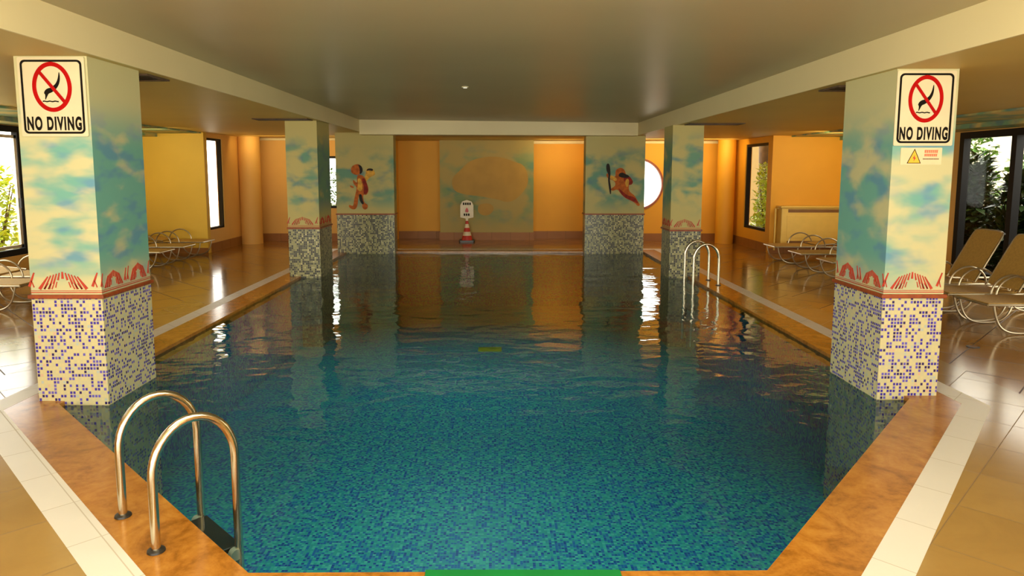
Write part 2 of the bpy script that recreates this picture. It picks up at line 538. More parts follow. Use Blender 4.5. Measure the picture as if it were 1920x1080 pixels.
WL = (6.6, 11.65, 0.42, 2.55); WR = (5.0, 12.05, 0.02, 2.47)
wall_x('wall_left', XL - .15, XL, -5, 15.2, ZL, [WL], 'wall_tan')
wall_x('wall_right', XR, XR + .15, -5, 15.2, ZR, [WR], 'wall_tan')
struct('wall_bay_left', MB().box(XL - .15, -6.45, 15.2, 15.35, -0.02, ZL), 'wall_yellow')
struct('wall_bay_right', MB().box(6.0, XR + .15, 15.2, 15.35, -0.02, ZR), 'wall_orange')
RWL = (15.36, 16.2, 0.5, 2.55); RWR = (15.45, 16.85, 0.45, 2.45)
wall_x('wall_return_left', -6.6, -6.45, 15.35, YB + .15, ZL, [RWL], 'wall_tan')
wall_x('wall_return_right', 6.0, 6.15, 15.35, YB + .15, ZR, [RWR], 'wall_orange')
# back wall: left piece with a window slot, middle recess, right piece with the round window
SW = (-4.75, -4.05, 0.86, 2.20)
mb = MB().box(-6.6, SW[0], YB, YB + .15, -.02, ZL).box(SW[1], -2.7, YB, YB + .15, -.02, ZL)
mb.box(SW[0], SW[1], YB, YB + .15, -.02, SW[2]).box(SW[0], SW[1], YB, YB + .15, SW[3], ZL)
struct('wall_back_left', mb, 'wall_tan')
RCX, RCZ, RR = 3.60, 1.48, 0.64
sq = []; NC = 64
for k in range(NC):
    a = 2 * math.pi * k / NC; c, s_ = math.cos(a), math.sin(a); q = 1.0 / max(abs(c), abs(s_))
    sq.append((RCX + c * q * 1.0, RCZ + s_ * q * 1.0))
mb = MB().ring(sq, ellipse(RCX, RCZ, RR, RR, NC), lambda u, v, t: (u, YB + t, v), 0, 0.15)
mb.box(2.35, 6.15, YB, YB + .15, -.02, RCZ - 1).box(2.35, 6.15, YB, YB + .15, RCZ + 1, ZR)
mb.box(2.35, RCX - 1, YB, YB + .15, RCZ - 1, RCZ + 1).box(RCX + 1, 6.15, YB, YB + .15, RCZ - 1, RCZ + 1)
struct('wall_back_right', mb, 'wall_orange')
struct('wall_back', MB().box(-3.0, 2.9, 18.6, 18.75, -.02, 2.62), 'wall_orange')
struct('wall_recess_left', MB().box(-2.85, -2.7, YB, 18.6, -.02, 2.62), 'wall_orange')
struct('wall_recess_right', MB().box(2.35, 2.5, YB, 18.6, -.02, 2.62), 'wall_orange')
struct('wall_behind_viewer', MB().box(-8.15, 8.15, -5.1, -5.0, -.02, .3).box(-8.15, 8.15, -5.1, -5.0, 2.6, 3.1), 'wall_tan')
# painted wall panel in the recess
M['mural_back'] = clouds('mural_back_paint', 9, (0.36, 0.27, 0.06, 1), (0.14, 0.24, 0.09, 1), (0.05, 0.20, 0.13, 1), 1.45, 1.3, 0.55, 0, 0.8)
M['cloud_ochre'] = plain('ochre_cloud_paint', (0.40, 0.235, 0.03), 0.6, var=0.08, scale=2)
struct('wall_mural_panel', MB().box(-1.55, 0.92, 18.2, 18.6, -.02, 2.62), 'mural_back')
cl = thing('painted_cloud', (0, 18.198, 0), 'big ochre cloud painted on the far mural wall behind the traffic cone', 'wall painting')
poly = [(-1.2, 1.30), (-1.25, 1.62), (-1.0, 1.85), (-.75, 2.1), (-.3, 2.2), (.1, 2.18), (.4, 2.06), (.68, 1.98), (.8, 1.6), (.72, 1.36), (.5, 1.1), (.25, .98), (-.05, 1.08), (-.5, 1.16), (-.9, 1.2)]
MB().prism(chaikin(poly), lambda u, v, t: (u, -t, v), 0, .004).build('cloud_body', 'cloud_ochre', cl)
MB().prism(chaikin([(-.55, .95), (-.2, .98), (-.1, .8), (-.3, .62), (-.55, .7)]), lambda u, v, t: (u, -t, v), 0, .004).build('cloud_puff', 'cloud_ochre', cl)
# baseboards (tiled)
def bboard(name, *boxes):
    mb = MB()
    for b in boxes: mb.box(*b)
    return struct(name, mb, 'baseboard')

bboard('baseboard_back', (-2.7, -1.55, 18.57, 18.6, 0, .2), (.92, 2.35, 18.57, 18.6, 0, .2), (-1.57, .94, 18.17, 18.2, 0, .2))
bboard('baseboard_back_left', (-6.45, -2.85, YB - .02, YB, 0, .2))
bboard('baseboard_back_right', (2.5, 6.0, YB - .02, YB, 0, .2))
bboard('baseboard_bay_left', (XL, -6.45, 15.18, 15.2, 0, .12))
bboard('baseboard_bay_right', (6.0, XR, 15.18, 15.2, 0, .12))
bboard('baseboard_left', (XL, XL + .02, -5, 15.18, 0, .15))
bboard('baseboard_return_left', (-6.45, -6.43, 15.35, YB - .02, 0, .2))
bboard('baseboard_return_right', (5.98, 6.0, 15.35, YB - .02, 0, .2))
# white cornice ledges lit by the coves
struct('trim_1', MB().box(-6.43, -2.9, YB - .07, YB - .002, 2.60, 2.655), 'beam')
struct('trim_2', MB().box(2.5, 5.98, YB - .07, YB - .002, 2.52, 2.58), 'beam')
struct('trim_3', MB().box(.92, 2.35, 18.5, 18.598, 2.54, 2.615), 'beam')
# painted border on the edge of the aisle ceilings
M['frieze'] = clouds('frieze_paint', 4, (0.60, 0.48, 0.16, 1), (0.10, 0.32, 0.20, 1), (0.05, 0.20, 0.22, 1), 2.6, 2.0, 0.75, 0, 1.3)
struct('trim_4', MB().box(XL, -7.45, 3, 15.2, ZL - .10, ZL - .001).box(-7.45, -6.5, 3, 15.2, ZL - .03, ZL - .001), 'frieze')
struct('trim_5', MB().box(7.45, XR, 3, 15.2, ZR - .10, ZR - .001).box(6.4, 7.45, 3, 15.2, ZR - .03, ZR - .001), 'frieze')

# half-round pilasters beside the return walls
struct('pilaster_left', MB().lathe([(.26, 0), (.26, ZL)], -6.22, 17.3, 40), 'wall_tan', smooth=True)
struct('pilaster_right', MB().lathe([(.22, 0), (.22, ZR)], 5.72, 17.4, 40), 'wall_orange', smooth=True)

# ------------------------------------------------------------------ windows
def win_x(name, x, y0, y1, z0, z1, fw, mulls=(), depth=.09, glass=True):
    """frame in a wall along Y; mulls = positions of upright bars"""
    r = MB()
    r.box(x - depth / 2, x + depth / 2, y0, y1, z1 - fw, z1).box(x - depth / 2, x + depth / 2, y0, y1, z0, z0 + fw)
    r.box(x - depth / 2, x + depth / 2, y0, y0 + fw, z0 + fw, z1 - fw).box(x - depth / 2, x + depth / 2, y1 - fw, y1, z0 + fw, z1 - fw)
    for m in mulls: r.box(x - depth / 2, x + depth / 2, m - fw / 2, m + fw / 2, z0 + fw, z1 - fw)
    o = struct(name, r, 'black_frame')
    if glass: MB().box(x - .004, x + .004, y0 + fw, y1 - fw, z0 + fw, z1 - fw).build('glass_pane', 'glass', o)
    return o


w1 = win_x('window_1', XL - .04, *WL, .10, (9.0,), .1)
win_x('window_2', -6.52, *RWL, .05)
win_x('window_3', 6.07, *RWR, .06)
w4 = win_x('window_4', XR + .05, *WR, .11, (10.78, 9.4, 7.6), .12)
# inner casement of the left window with its handle
cs = MB(); ya, yb, za, zb = 10.1, 11.52, .54, 2.40
cs.box(XL - .03, XL + .01, ya, yb, za, za + .05).box(XL - .03, XL + .01, ya, yb, zb - .05, zb).box(XL - .03, XL + .01, ya, ya + .06, za, zb).box(XL - .03, XL + .01, yb - .06, yb, za, zb)
c_ = cs.build('casement', 'white_metal', w1)
MB().box(XL + .01, XL + .05, 11.47, 11.50, 1.2, 1.36).build('handle', 'dark_plastic', c_)
# window slot in the back wall
r = MB().box(SW[0], SW[1], YB - .01, YB + .06, SW[3] - .06, SW[3]).box(SW[0], SW[1], YB - .01, YB + .06, SW[2], SW[2] + .06)
r.box(SW[0], SW[0] + .05, YB - .01, YB + .06, SW[2], SW[3]).box(SW[1] - .05, SW[1], YB - .01, YB + .06, SW[2], SW[3])
o = struct('window_5', r, 'black_frame')
MB().box(SW[0] + .05, SW[1] - .05, YB + .02, YB + .028, SW[2] + .06, SW[3] - .06).build('glass_pane', 'glass', o)
# round window
o = struct('window_6', MB().ring(ellipse(RCX, RCZ, RR + .03, RR + .03, NC), ellipse(RCX, RCZ, RR - .02, RR - .02, NC), lambda u, v, t: (u, YB + t, v), -.03, .10), 'moulding')
MB().prism(ellipse(RCX, RCZ, RR - .02, RR - .02, NC), lambda u, v, t: (u, YB + t, v), .04, .048).build('glass_pane', 'glass', o)

# ------------------------------------------------------------------ pillars
def fan_strokes(mb, fn, u0, u1, z0, h):
    """red palmette border: fans of short strokes between bold slanting bars"""
    def stroke(a, b, w0, w1):
        d = Vector((b[0] - a[0], b[1] - a[1])).normalized(); n_ = Vector((-d.y, d.x))
        P = [(a[0] + n_.x * w0, a[1] + n_.y * w0), (a[0] - n_.x * w0, a[1] - n_.y * w0),
             (b[0] - n_.x * w1, b[1] - n_.y * w1), (b[0] + n_.x * w1, b[1] + n_.y * w1)]
        mb.prism(P, fn, -0.001, .0025)
    W = u1 - u0; c = (u0 + u1) / 2 - W * .04; R = h; q = W / .54
    for k in range(-5, 6):
        x = k * .036 * q; hi = R * (1.0 - .055 * abs(k)); lo = R * (.52 if abs(k) < 2 else .30 if abs(k) < 3 else 0)
        if k == 0: stroke((c, z0 + R * .6), (c, z0 + hi), .009 * q, .006 * q); continue
        sg = 1 if k > 0 else -1
        stroke((c + x * 1.0, z0 + lo), (c + x * .62, z0 + hi), (.007 if abs(k) < 5 else .012) * q, .004 * q)
        if abs(k) > 1: stroke((c + x * .80, z0 + lo * .3), (c + x * .62, z0 + lo * .3 + R * .33), .004 * q, .003 * q)
    for u, sg in ((c + W * .47, 1), (c - W * .42, -1)):
        stroke((u - .030 * q, z0 + R * .15), (u + .012 * q, z0 + R * .95), .010 * q, .005 * q)
        stroke((u + .005 * q, z0 + R * .1), (u - .012 * q, z0 + R * .5), .004 * q, .003 * q)


def stencil_bands(mb, fn, u0, u1, zs):
    for z0, z1 in zs: mb.prism([(u0, z0), (u1, z0), (u1, z1), (u0, z1)], fn, -0.001, .002)


def pillar(name, x0, x1, y0, y1, ztop, ztile, tilemat, paint, label, inner, stencil=True):
    t = thing(name, (0, 0, 0), label, 'pillar')
    t.location = ((x0 + x1) / 2, (y0 + y1) / 2, DEEP); L = t.location
    mm = lambda b: tuple(b)
    def bx(a, b, c, d, e, f): return MB().box(a - L.x, b - L.x, c - L.y, d - L.y, e - L.z, f - L.z)
    bx(x0, x1, y0, y1, DEEP, ztile).build('mosaic_base', tilemat, t)
    bx(x0 + .001, x1 - .001, y0 + .001, y1 - .001, ztile, ztop).build('painted_shaft', paint, t)
    mo = bx(x0 - .02, x1 + .02, y0 - .02, y1 + .02, ztile, ztile + .032).build('moulding', 'moulding', t, bevel=.008)
    if stencil:
        mb = MB(); fn = lambda u, v, tt: (u - L.x, y0 - tt - L.y, v - L.z)
        stencil_bands(mb, fn, x0, x1, [(ztile + .045, ztile + .052), (ztile + .060, ztile + .064)])
        fan_strokes(mb, fn, x0, x1, ztile + .075, .135)
        xi = x1 if inner > 0 else x0
        f2 = lambda u, v, tt: (xi + inner * tt - L.x, u - L.y, v - L.z)
        stencil_bands(mb, f2, y0, y1, [(ztile + .045, ztile + .052), (ztile + .060, ztile + .064)])
        fan_strokes(mb, f2, y0, y0 + (y1 - y0) * .5, ztile + .075, .125)
        fan_strokes(mb, f2, y0 + (y1 - y0) * .5, y1, ztile + .075, .135)
        mb.build('stencil_border', 'red_paint', t)
    return t


M['paint_a'] = clouds('cloud_paint_a', 1, CREAM, TEAL, BLUE, 1.58, .85, .52, .16, 1.1, (1, 1, 2.4))
M['paint_b'] = clouds('cloud_paint_b', 2, CREAM, TEAL, BLUE, 1.55, .85, .72, .04, 1.1, (1, 1, 1.9))
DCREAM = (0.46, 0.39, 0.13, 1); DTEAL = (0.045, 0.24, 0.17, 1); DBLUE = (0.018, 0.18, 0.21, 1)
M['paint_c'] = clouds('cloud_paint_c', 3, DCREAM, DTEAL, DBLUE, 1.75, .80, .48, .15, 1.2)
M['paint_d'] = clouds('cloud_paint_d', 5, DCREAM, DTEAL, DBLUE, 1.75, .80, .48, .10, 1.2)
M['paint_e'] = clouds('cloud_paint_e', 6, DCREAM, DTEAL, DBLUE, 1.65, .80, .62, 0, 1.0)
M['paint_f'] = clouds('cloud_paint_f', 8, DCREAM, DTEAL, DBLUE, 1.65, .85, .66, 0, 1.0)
pillar('painted_pillar', -3.63, -3.08, 5.27, 6.02, ZL, .82, 'mosaic', M['paint_a'], 'near left pool pillar with white mosaic foot and cloud painting under its sign', 1)
pillar('painted_pillar', 3.06, 3.54, 5.40, 6.19, ZR, .80, 'mosaic', M['paint_b'], 'near right pool pillar with white mosaic foot, sign and yellow warning sticker', -1)
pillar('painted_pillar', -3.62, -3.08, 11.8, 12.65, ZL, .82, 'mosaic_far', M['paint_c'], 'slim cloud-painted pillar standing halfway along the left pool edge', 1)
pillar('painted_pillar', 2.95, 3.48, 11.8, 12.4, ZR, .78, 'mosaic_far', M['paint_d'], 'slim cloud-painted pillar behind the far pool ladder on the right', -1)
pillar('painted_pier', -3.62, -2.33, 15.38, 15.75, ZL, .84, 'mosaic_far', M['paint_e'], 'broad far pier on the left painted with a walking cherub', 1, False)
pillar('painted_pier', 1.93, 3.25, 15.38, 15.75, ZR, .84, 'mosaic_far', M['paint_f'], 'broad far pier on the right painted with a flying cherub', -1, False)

# ------------------------------------------------------------------ signs
def text_mesh(body, width, height, bold=0.0, bevel=0.0):
    cu = bpy.data.curves.new('lettering', 'FONT'); cu.body = body; cu.size = 1.0; cu.offset = bold
    cu.align_x = 'LEFT'; cu.space_character = 1.22
    ob = bpy.data.objects.new('lettering', cu); COL.objects.link(ob)
    bpy.context.view_layer.update()
    dg = bpy.context.evaluated_depsgraph_get()
    me = bpy.data.meshes.new_from_object(ob.evaluated_get(dg))
    bpy.data.objects.remove(ob); bpy.data.curves.remove(cu)
    xs = [v.co.x for v in me.vertices]; ys = [v.co.y for v in me.vertices]
    x0, x1, y0, y1 = min(xs), max(xs), min(ys), max(ys)
    for v in me.vertices:
        v.co = ((v.co.x - (x0 + x1) / 2) / (x1 - x0) * width, 0, (v.co.y - (y0 + y1) / 2) / (y1 - y0) * height)
    return me


def add_text(parent, body, u, v, w, h, mat, t, bold=0.0, name='lettering'):
    me = text_mesh(body, w, h, bold)
    me.materials.clear(); me.materials.append(M[mat])
    o = bpy.data.objects.new(name, me); COL.objects.link(o); o.parent = parent; o.location = (u, -t, v)
    return o


def no_diving(x, y, z0, W, Hh, label, group, tilt=0.0):
    """sign with origin at its lower middle, facing -Y"""
    t = thing('no_diving_sign', (x, y, z0), label, 'sign', group)
    t.rotation_euler = (0, tilt, 0)
    fn = lambda u, v, d: (u, -d, v)
    MB().prism(rrect(-W / 2, W / 2, 0, Hh, .012), fn, 0, .006).build('panel', 'sign_white', t)
    a, b = W / 2 - .020, Hh - .020
    MB().ring(rrect(-a, a, .020, b, .035), rrect(-a + .015, a - .015, .035, b - .015, .024), fn, .005, .0085).build('border', 'sign_black', t)
    cz = Hh * .625; rx, ry = W * .295, Hh * .315
    rg = MB().ring(ellipse(0, cz, rx, ry, 56), ellipse(0, cz, rx * .80, ry * .83, 56), fn, .005, .0095)
    c, s = math.cos(math.radians(135)), math.sin(math.radians(135)); wdt = rx * .085
    A = (c * rx * .85, cz + s * ry * .85); B = (-c * rx * .85, cz - s * ry * .85)
    d = Vector((B[0] - A[0], B[1] - A[1])).normalized(); n_ = Vector((-d.y, d.x)) * wdt
    rg.prism([(A[0] + n_.x, A[1] + n_.y), (A[0] - n_.x, A[1] - n_.y), (B[0] - n_.x, B[1] - n_.y), (B[0] + n_.x, B[1] + n_.y)], fn, .0086, .0098)
    rg.build('prohibition_ring', 'sign_red', t)
    k = rx; q = ry
    fig = [(.40, .66), (.33, .34), (.20, .13), (.05, .04), (-.08, -.03), (-.22, -.05), (-.36, -.12), (-.44, -.25), (-.36, -.30), (-.40, -.56), (-.27, -.36),
           (-.20, -.26), (-.06, -.23), (.12, -.13), (.28, -.01), (.40, .18), (.44, .42)]
    fg = MB().prism(chaikin([(u * k, cz + v * q) for u, v in fig], 2), fn, .005, .0082)
    fg.prism(ellipse(-.33 * k, cz - .24 * q, .07 * k, .07 * q, 16), fn, .0048, .0083)
    fg.build('diver_figure', 'sign_black', t)
    wv = [(-.52 + i * .0675, -.60 + .012 * math.sin(i * 1.5)) for i in range(13)]
    MB().prism([(u * k, cz + v * q) for u, v in wv] + [(u * k, cz + (v + .05) * q) for u, v in wv[::-1]], fn, .005, .008).build('water_line', 'sign_black', t)
    add_text(t, 'NO DIVING', 0, Hh * .165, W * .82, Hh * .178, 'sign_black', .0075, .048)
    return t


no_diving(-3.345, 5.262, 2.065, .50, .585, 'white no-diving sign high on the near left pillar', None)
no_diving(3.285, 5.392, 2.0, .455, .57, 'white no-diving sign on the near right pillar above the yellow triangle sticker', None)
# warning sticker
st = thing('warning_sticker', (3.29, 5.398, 1.86), 'small cream warning sticker with yellow triangle and red print below the right sign', 'sticker')
fn = lambda u, v, d: (u, -d, v)
MB().prism(rrect(-.165, .155, -.005, .125, .004), fn, 0, .002).build('backing', 'sticker', st)
MB().prism([(-.115, .004), (-.005, .004), (-.058, .118)], fn, .001, .0035).build('triangle_edge', 'sign_black', st)
MB().prism([(-.107, .009), (-.014, .009), (-.059, .106)], fn, .001, .0045).build('triangle', 'sticker_yellow', st)
MB().prism([(-.055, .07), (-.072, .042), (-.060, .043), (-.064, .02), (-.046, .05), (-.058, .049)], fn, .001, .0055).build('bolt_symbol', 'cone_red', st)
pb = MB()
for z0, z1, a, b in ((.085, .108, .02, .125), (.058, .078, .02, .12)):
    for i in range(7):
        u0 = a + (b - a) * i / 7; pb.prism([(u0, z0), (u0 + .011, z0), (u0 + .011, z1), (u0, z1)], fn, .001, .003)
    pb.prism([(a, z1 - .004), (b, z1 - .004), (b, z1), (a, z1)], fn, .001, .0031)
pb.build('red_print', 'sticker_red', st)
pb = MB()
for i in range(12): pb.prism([(.01 + i * .0105, .034), (.017 + i * .0105, .034), (.017 + i * .0105, .043), (.01 + i * .0105, .043)], fn, .001, .003)
pb.build('small_print', 'bark', st)

# ------------------------------------------------------------------ cherub paintings on the far piers
def painting(name, label, px0, py0, sc, yplane, layers, x_of, z_of):
    t = thing(name, (x_of(px0), yplane, z_of(py0)), label, 'wall painting')
    for i, (nm, mat, P) in enumerate(layers):
        Q = [(x_of(px0 + a / sc) - t.location.x, z_of(py0 + b / sc) - t.location.z) for a, b in P]
        MB().prism(chaikin(Q, 2), lambda u, v, d: (u, -d, v), 0, .003 + .0012 * i).build(nm, mat, t)
    return t


K15 = 15.38 * 0.99 / 1290
xo = lambda px: (px - 935) * K15 * 1.012
zo = lambda py: EYE - (py - 322.5) * K15 * 1.01
painting('painted_cherub', 'painted cherub walking with a raised wing on the far left pier', 640, 280, 8.31, 15.379, [
    ('wing', 'skin_light', [(370, 470), (400, 380), (405, 310), (450, 300), (515, 310), (545, 380), (530, 410), (470, 430), (420, 480), (390, 520)]),
    ('wing_tip', 'paint_dark', [(405, 345), (420, 308), (470, 300), (515, 312), (505, 345), (450, 330)]),
    ('body', 'skin', [(270, 400), (330, 400), (380, 440), (415, 540), (440, 640), (400, 720), (350, 700), (350, 780), (370, 840), (420, 860), (415, 920), (370, 945), (330, 910), (335, 850), (300, 770), (285, 700),
                      (268, 790), (262, 860), (235, 930), (180, 940), (120, 900), (130, 860), (165, 880), (195, 880), (205, 800), (225, 720), (245, 640), (255, 590), (200, 540), (195, 470), (225, 500), (262, 530), (258, 450)]),
    ('belly', 'skin_light', [(270, 460), (310, 450), (335, 520), (345, 600), (320, 660), (270, 640), (258, 600), (275, 540)]),
    ('shadow_side', 'paint_red', [(330, 460), (380, 450), (410, 540), (438, 630), (400, 700), (350, 690), (370, 600), (350, 520)]),
    ('leg_shadow', 'paint_dark', [(280, 700), (330, 700), (335, 780), (365, 850), (330, 860), (290, 790)]),
    ('head', 'skin', [(165, 350), (180, 270), (250, 235), (310, 240), (340, 300), (330, 370), (270, 410), (200, 390)]),
    ('hair', 'paint_dark', [(280, 240), (330, 260), (355, 320), (335, 380), (300, 390), (310, 330), (295, 280)]),
    ('hand', 'skin', [(140, 560), (200, 575), (210, 605), (165, 600)]),
], xo, zo)
painting('painted_cherub', 'painted cherub flying with a dark flute on the far right pier', 1100, 280, 8.307, 15.379, [
    ('body', 'skin', [(430, 340), (470, 300), (530, 290), (580, 330), (600, 420), (690, 480), (640, 560), (650, 660), (740, 720), (790, 810), (830, 870), (790, 890), (740, 830), (660, 790), (590, 760), (520, 690), (470, 620),
                      (400, 650), (370, 640), (370, 610), (440, 570), (430, 500), (350, 470), (300, 440), (290, 380), (330, 380), (350, 410), (440, 440)]),
    ('wing', 'paint_red', [(560, 400), (640, 410), (700, 480), (710, 520), (680, 560), (610, 550), (560, 480)]),
    ('wing_light', 'skin_light', [(590, 470), (640, 460), (650, 530), (620, 600), (590, 560)]),
    ('hair', 'paint_dark', [(490, 380), (540, 360), (590, 390), (640, 410), (650, 440), (580, 450), (520, 440), (480, 420)]),
    ('arm', 'skin_light', [(330, 410), (380, 410), (450, 450), (460, 490), (420, 495), (350, 460)]),
    ('shadow_side', 'paint_red', [(480, 600), (540, 650), (640, 730), (740, 740), (800, 850), (740, 820), (600, 760), (520, 690)]),
    ('flute', 'paint_dark', [(290, 230), (340, 225), (360, 380), (345, 470), (370, 600), (372, 700), (355, 700), (340, 620), (318, 470), (330, 400), (290, 330)]),
], xo, zo)

# ------------------------------------------------------------------ pool ladders
def ladder(name, foot, across, into, label, reach=.44, top=.60, gap=.49, rungs=3, deep=-1.0):
    """foot: deck foot of the first rail; across: unit vector to the other rail; into: unit vector to the water"""
    t = thing(name, (foot[0], foot[1], 0), label, 'pool ladder')
    ax, into = Vector((*across, 0)), Vector((*into, 0)); up = Vector((0, 0, 1))
    for i in (0, 1):
        o = ax * gap * i; pts = [o + up * .002, o + up * .30]
        R = reach / 2
        for k in range(0, 19):
            a = math.pi * (1 - k / 18)
            pts.append(o + into * (R + R * math.cos(a)) + up * (top - .25 + .25 * math.sin(a)))
        pts += [o + into * reach + up * .05, o + into * (reach + .01) + up * deep]
        rail = MB().tube(pts, .0215, 16).build('rail', 'steel', t, smooth=True)
        MB().lathe([(.042, 0.001), (.040, .010), (.026, .014)], o.x, o.y, 24).build('flange', 'dark_plastic', rail, smooth=True)
        for j in range(rungs):
            c = o + into * (reach - .02) + up * (-.17 - .27 * j)
            MB().tube([c - ax * .02, c + ax * .02], .03, 12).build('step_clamp', 'white_metal', rail, smooth=True)
    for j in range(rungs):
        z = -.17 - .27 * j; c0 = into * (reach - .09) + up * z; mb = MB()
        a, b = ax * .025, ax * (gap - .025); w = into * .09
        q = [c0 + a - w * .6, c0 + b - w * .6, c0 + b + w * 1.25, c0 + a + w * 1.25]
        mb.hull8([*[tuple(v) for v in q], *[tuple(v + up * .03) for v in q]])
        mb.build('step', 'dark_plastic', t, bevel=.006)
    return t


a45 = Vector((2.3, -2.275)).normalized()
ladder('pool_ladder', (-1.975, 3.44), (a45.x, a45.y), (-a45.y, a45.x), 'large steel pool ladder on the near left corner of the pool', .40, .61, .48)
ladder('pool_ladder', (3.50, 11.36), (0, -1), (-1, 0), 'distant steel pool ladder in front of the right middle pillar', .40, .66, .52)

# ------------------------------------------------------------------ sun loungers
def make_lounger(label, group, back=62):
    t = thing('sun_lounger', (0, 0, 0), label, 'sun lounger', group)
    Wd = .28
    fr = MB()
    for s in (-1, 1): fr.tube([(.0, s * Wd, .33), (1.85, s * Wd, .33)], .014, 8)
    fr.tube([(0.0, -Wd, .33), (0.0, Wd, .33)], .014, 8).tube([(1.85, -Wd, .33), (1.85, Wd, .33)], .014, 8).tube([(.8, -Wd, .325), (.8, Wd, .325)], .012, 8)
    fr.build('frame', 'lounger_tube', t, smooth=True)
    MB().box(.01, .82, -Wd + .01, Wd - .01, .335, .352).build('seat', 'sling', t, bevel=.006)
    for s in (-1, 1):
        for a, b in ((.06, .72), (1.12, 1.78)):
            m = (a + b) / 2; h = (b - a) / 2; pts = []
            for k in range(25):
                u = -1 + k / 12; pts.append((m + h * (u + .18 * math.sin(math.pi * u)), s * (Wd + .005), .012 + .31 * abs(u) ** 2.4 / 1.0))
            MB().tube(pts, .012, 8).build('leg', 'lounger_tube', t, smooth=True)
        pts = [(.50 + .24 * (1 - math.cos(math.pi * k / 16)), s * (Wd + .012), .335 + .23 * math.sin(math.pi * k / 16)) for k in range(17)]
        MB().tube(pts, .013, 8).build('armrest', 'lounger_tube', t, smooth=True)
    c, s_ = math.cos(math.radians(back)), math.sin(math.radians(back)); hx, hz, Lb = .84, .36, .74
    P = lambda l, y, d: (hx + c * l - s_ * d, y, hz + s_ * l + c * d)
    bk = MB()
    prof = rrect(-Wd + .012, Wd - .012, .02, Lb, .05)
    bk.prism(prof, lambda u, v, d: P(v, u, d), -.008, .008)
    bo = bk.build('backrest', 'sling', t)
    MB().tube([P(l, y, 0) for l, y in ((0, -Wd), (.35, -Wd), (Lb - .04, -Wd), (Lb + .01, -Wd + .06), (Lb + .01, Wd - .06), (Lb - .04, Wd), (.35, Wd), (0, Wd))], .012, 8, smooth=2).build('backrest_frame', 'lounger_tube', bo, smooth=True)
    for sg in (-1, 1):
        p = Vector(P(Lb - .02, sg * (Wd - .04), -.012)); MB().box(p.x - .012, p.x + .012, p.y - .03, p.y + .03, p.z - .01, p.z + .012).build('corner_cap', 'dark_plastic', bo)
    return t


GR, GL = 'sun loungers along the right wall', 'sun loungers along the left wall'
l0 = make_lounger('sun lounger closest to the camera beside the near right pillar', GR)
l0.location = (5.42, 7.78, 0)
l1 = make_lounger('farthest left sun lounger against the yellow wall', GL, 6)
l1.location = (-6.18, 14.6, 0); l1.rotation_euler = (0, 0, math.pi)
for y, lab in ((8.45, 'second nearest sun lounger by the right glass doors, its back fully in view'),
               (9.22, 'third sun lounger by the glass doors, backrest peeking past the right pillar'),
               (11.35, 'ochre sun lounger just left of the near right pillar'),
               (12.5, 'middle sun lounger in front of the wall heater, partly behind the right pillar'),
               (13.7, 'farthest right sun lounger lying right before the wall heater')):
    copy_thing(l0 if y < 12 else l1, (5.42, y, 0), 0, lab, GR)
for y, lab in ((9.05, 'sun lounger left of the near left pillar, cut by the picture edge'),
               (9.85, 'sun lounger under the left black window, behind another one'),
               (12.75, 'nearest sun lounger of the row seen right of the near left pillar'),
               (13.65, 'middle sun lounger of the row before the yellow wall')):
    copy_thing(l1, (-6.18, y, 0), math.pi, lab, GL)

# ------------------------------------------------------------------ traffic cone with notice
ct = thing('traffic_cone', (-.82, 17.75, 0), 'red and white traffic cone carrying a round-topped notice before the mural', 'traffic cone')
MB().prism(rrect(-.2, .2, -.2, .2, .04), lambda u, v, d: (u, v, d), 0, .045).build('base', 'dark_plastic', ct)
zs = [(.14, .045), (.112, .16), (.088, .26), (.066, .36), (.046, .46), (.034, .54)]
for i, (a, b) in enumerate(zip(zs, zs[1:])):
    MB().lathe([a, b], 0, 0, 28).build('red_band' if i % 2 == 0 else 'white_band', 'cone_red' if i % 2 == 0 else 'cone_white', ct, smooth=True)
nb = thing('notice_board', (-.82, 17.73, .54), 'small rounded notice with black print and a red mark stuck on the cone', 'notice')
bp = [(-.03, 0), (-.03, .06), (-.17, .09), (-.17, .40), (-.12, .50), (0, .54), (.12, .50), (.17, .40), (.17, .09), (.03, .06), (.03, 0)]
MB().prism(bp, lambda u, v, d: (u, -d, v), -.01, .01).build('panel', 'cone_white', nb)
for z0, pat in ((.41, 'HHHH'), (.13, 'HHH')):
    g_ = MB()
    for i in range(len(pat)):
        u = -.10 + i * .055 + (.02 if len(pat) == 3 else 0); g_.box(u, u + .038, -.013, -.009, z0, z0 + .06)
    g_.build('print_line', 'sign_black', nb)
MB().prism(chaikin([(-.04, .22), (.04, .22), (.045, .27), (0, .36), (-.045, .27)]), lambda u, v, d: (u, -d, v), .009, .014).build('red_mark', 'cone_red', nb)

# ------------------------------------------------------------------ wall unit, vents, small fittings
un = thing('wall_heater', (6.15, 15.18, 0), 'long yellow enamelled heater box on the right bay wall behind the loungers', 'heater')
MB().box(0, 1.40, -.24, 0, .20, 1.02).build('casing', 'unit', un, bevel=.02)
MB().box(-.03, 1.43, -.27, 0, 1.02, 1.06).build('top_ledge', 'unit', un, bevel=.008)
MB().box(.14, 1.34, -.247, -.238, .92, .99).build('outlet_slot', 'unit_dark', un)
MB().box(.14, 1.20, -.247, -.238, .23, .30).build('intake_slot', 'unit_dark', un)
MB().box(.12, 1.36, -.246, -.238, .36, .86).build('front_panel', 'unit', un, bevel=.004)
MB().tube([(-.08, -.1, .08), (-.08, -.1, 1.0), (-.0, -.1, 1.0)], .018, 10).build('pipe', 'unit', un, smooth=True)


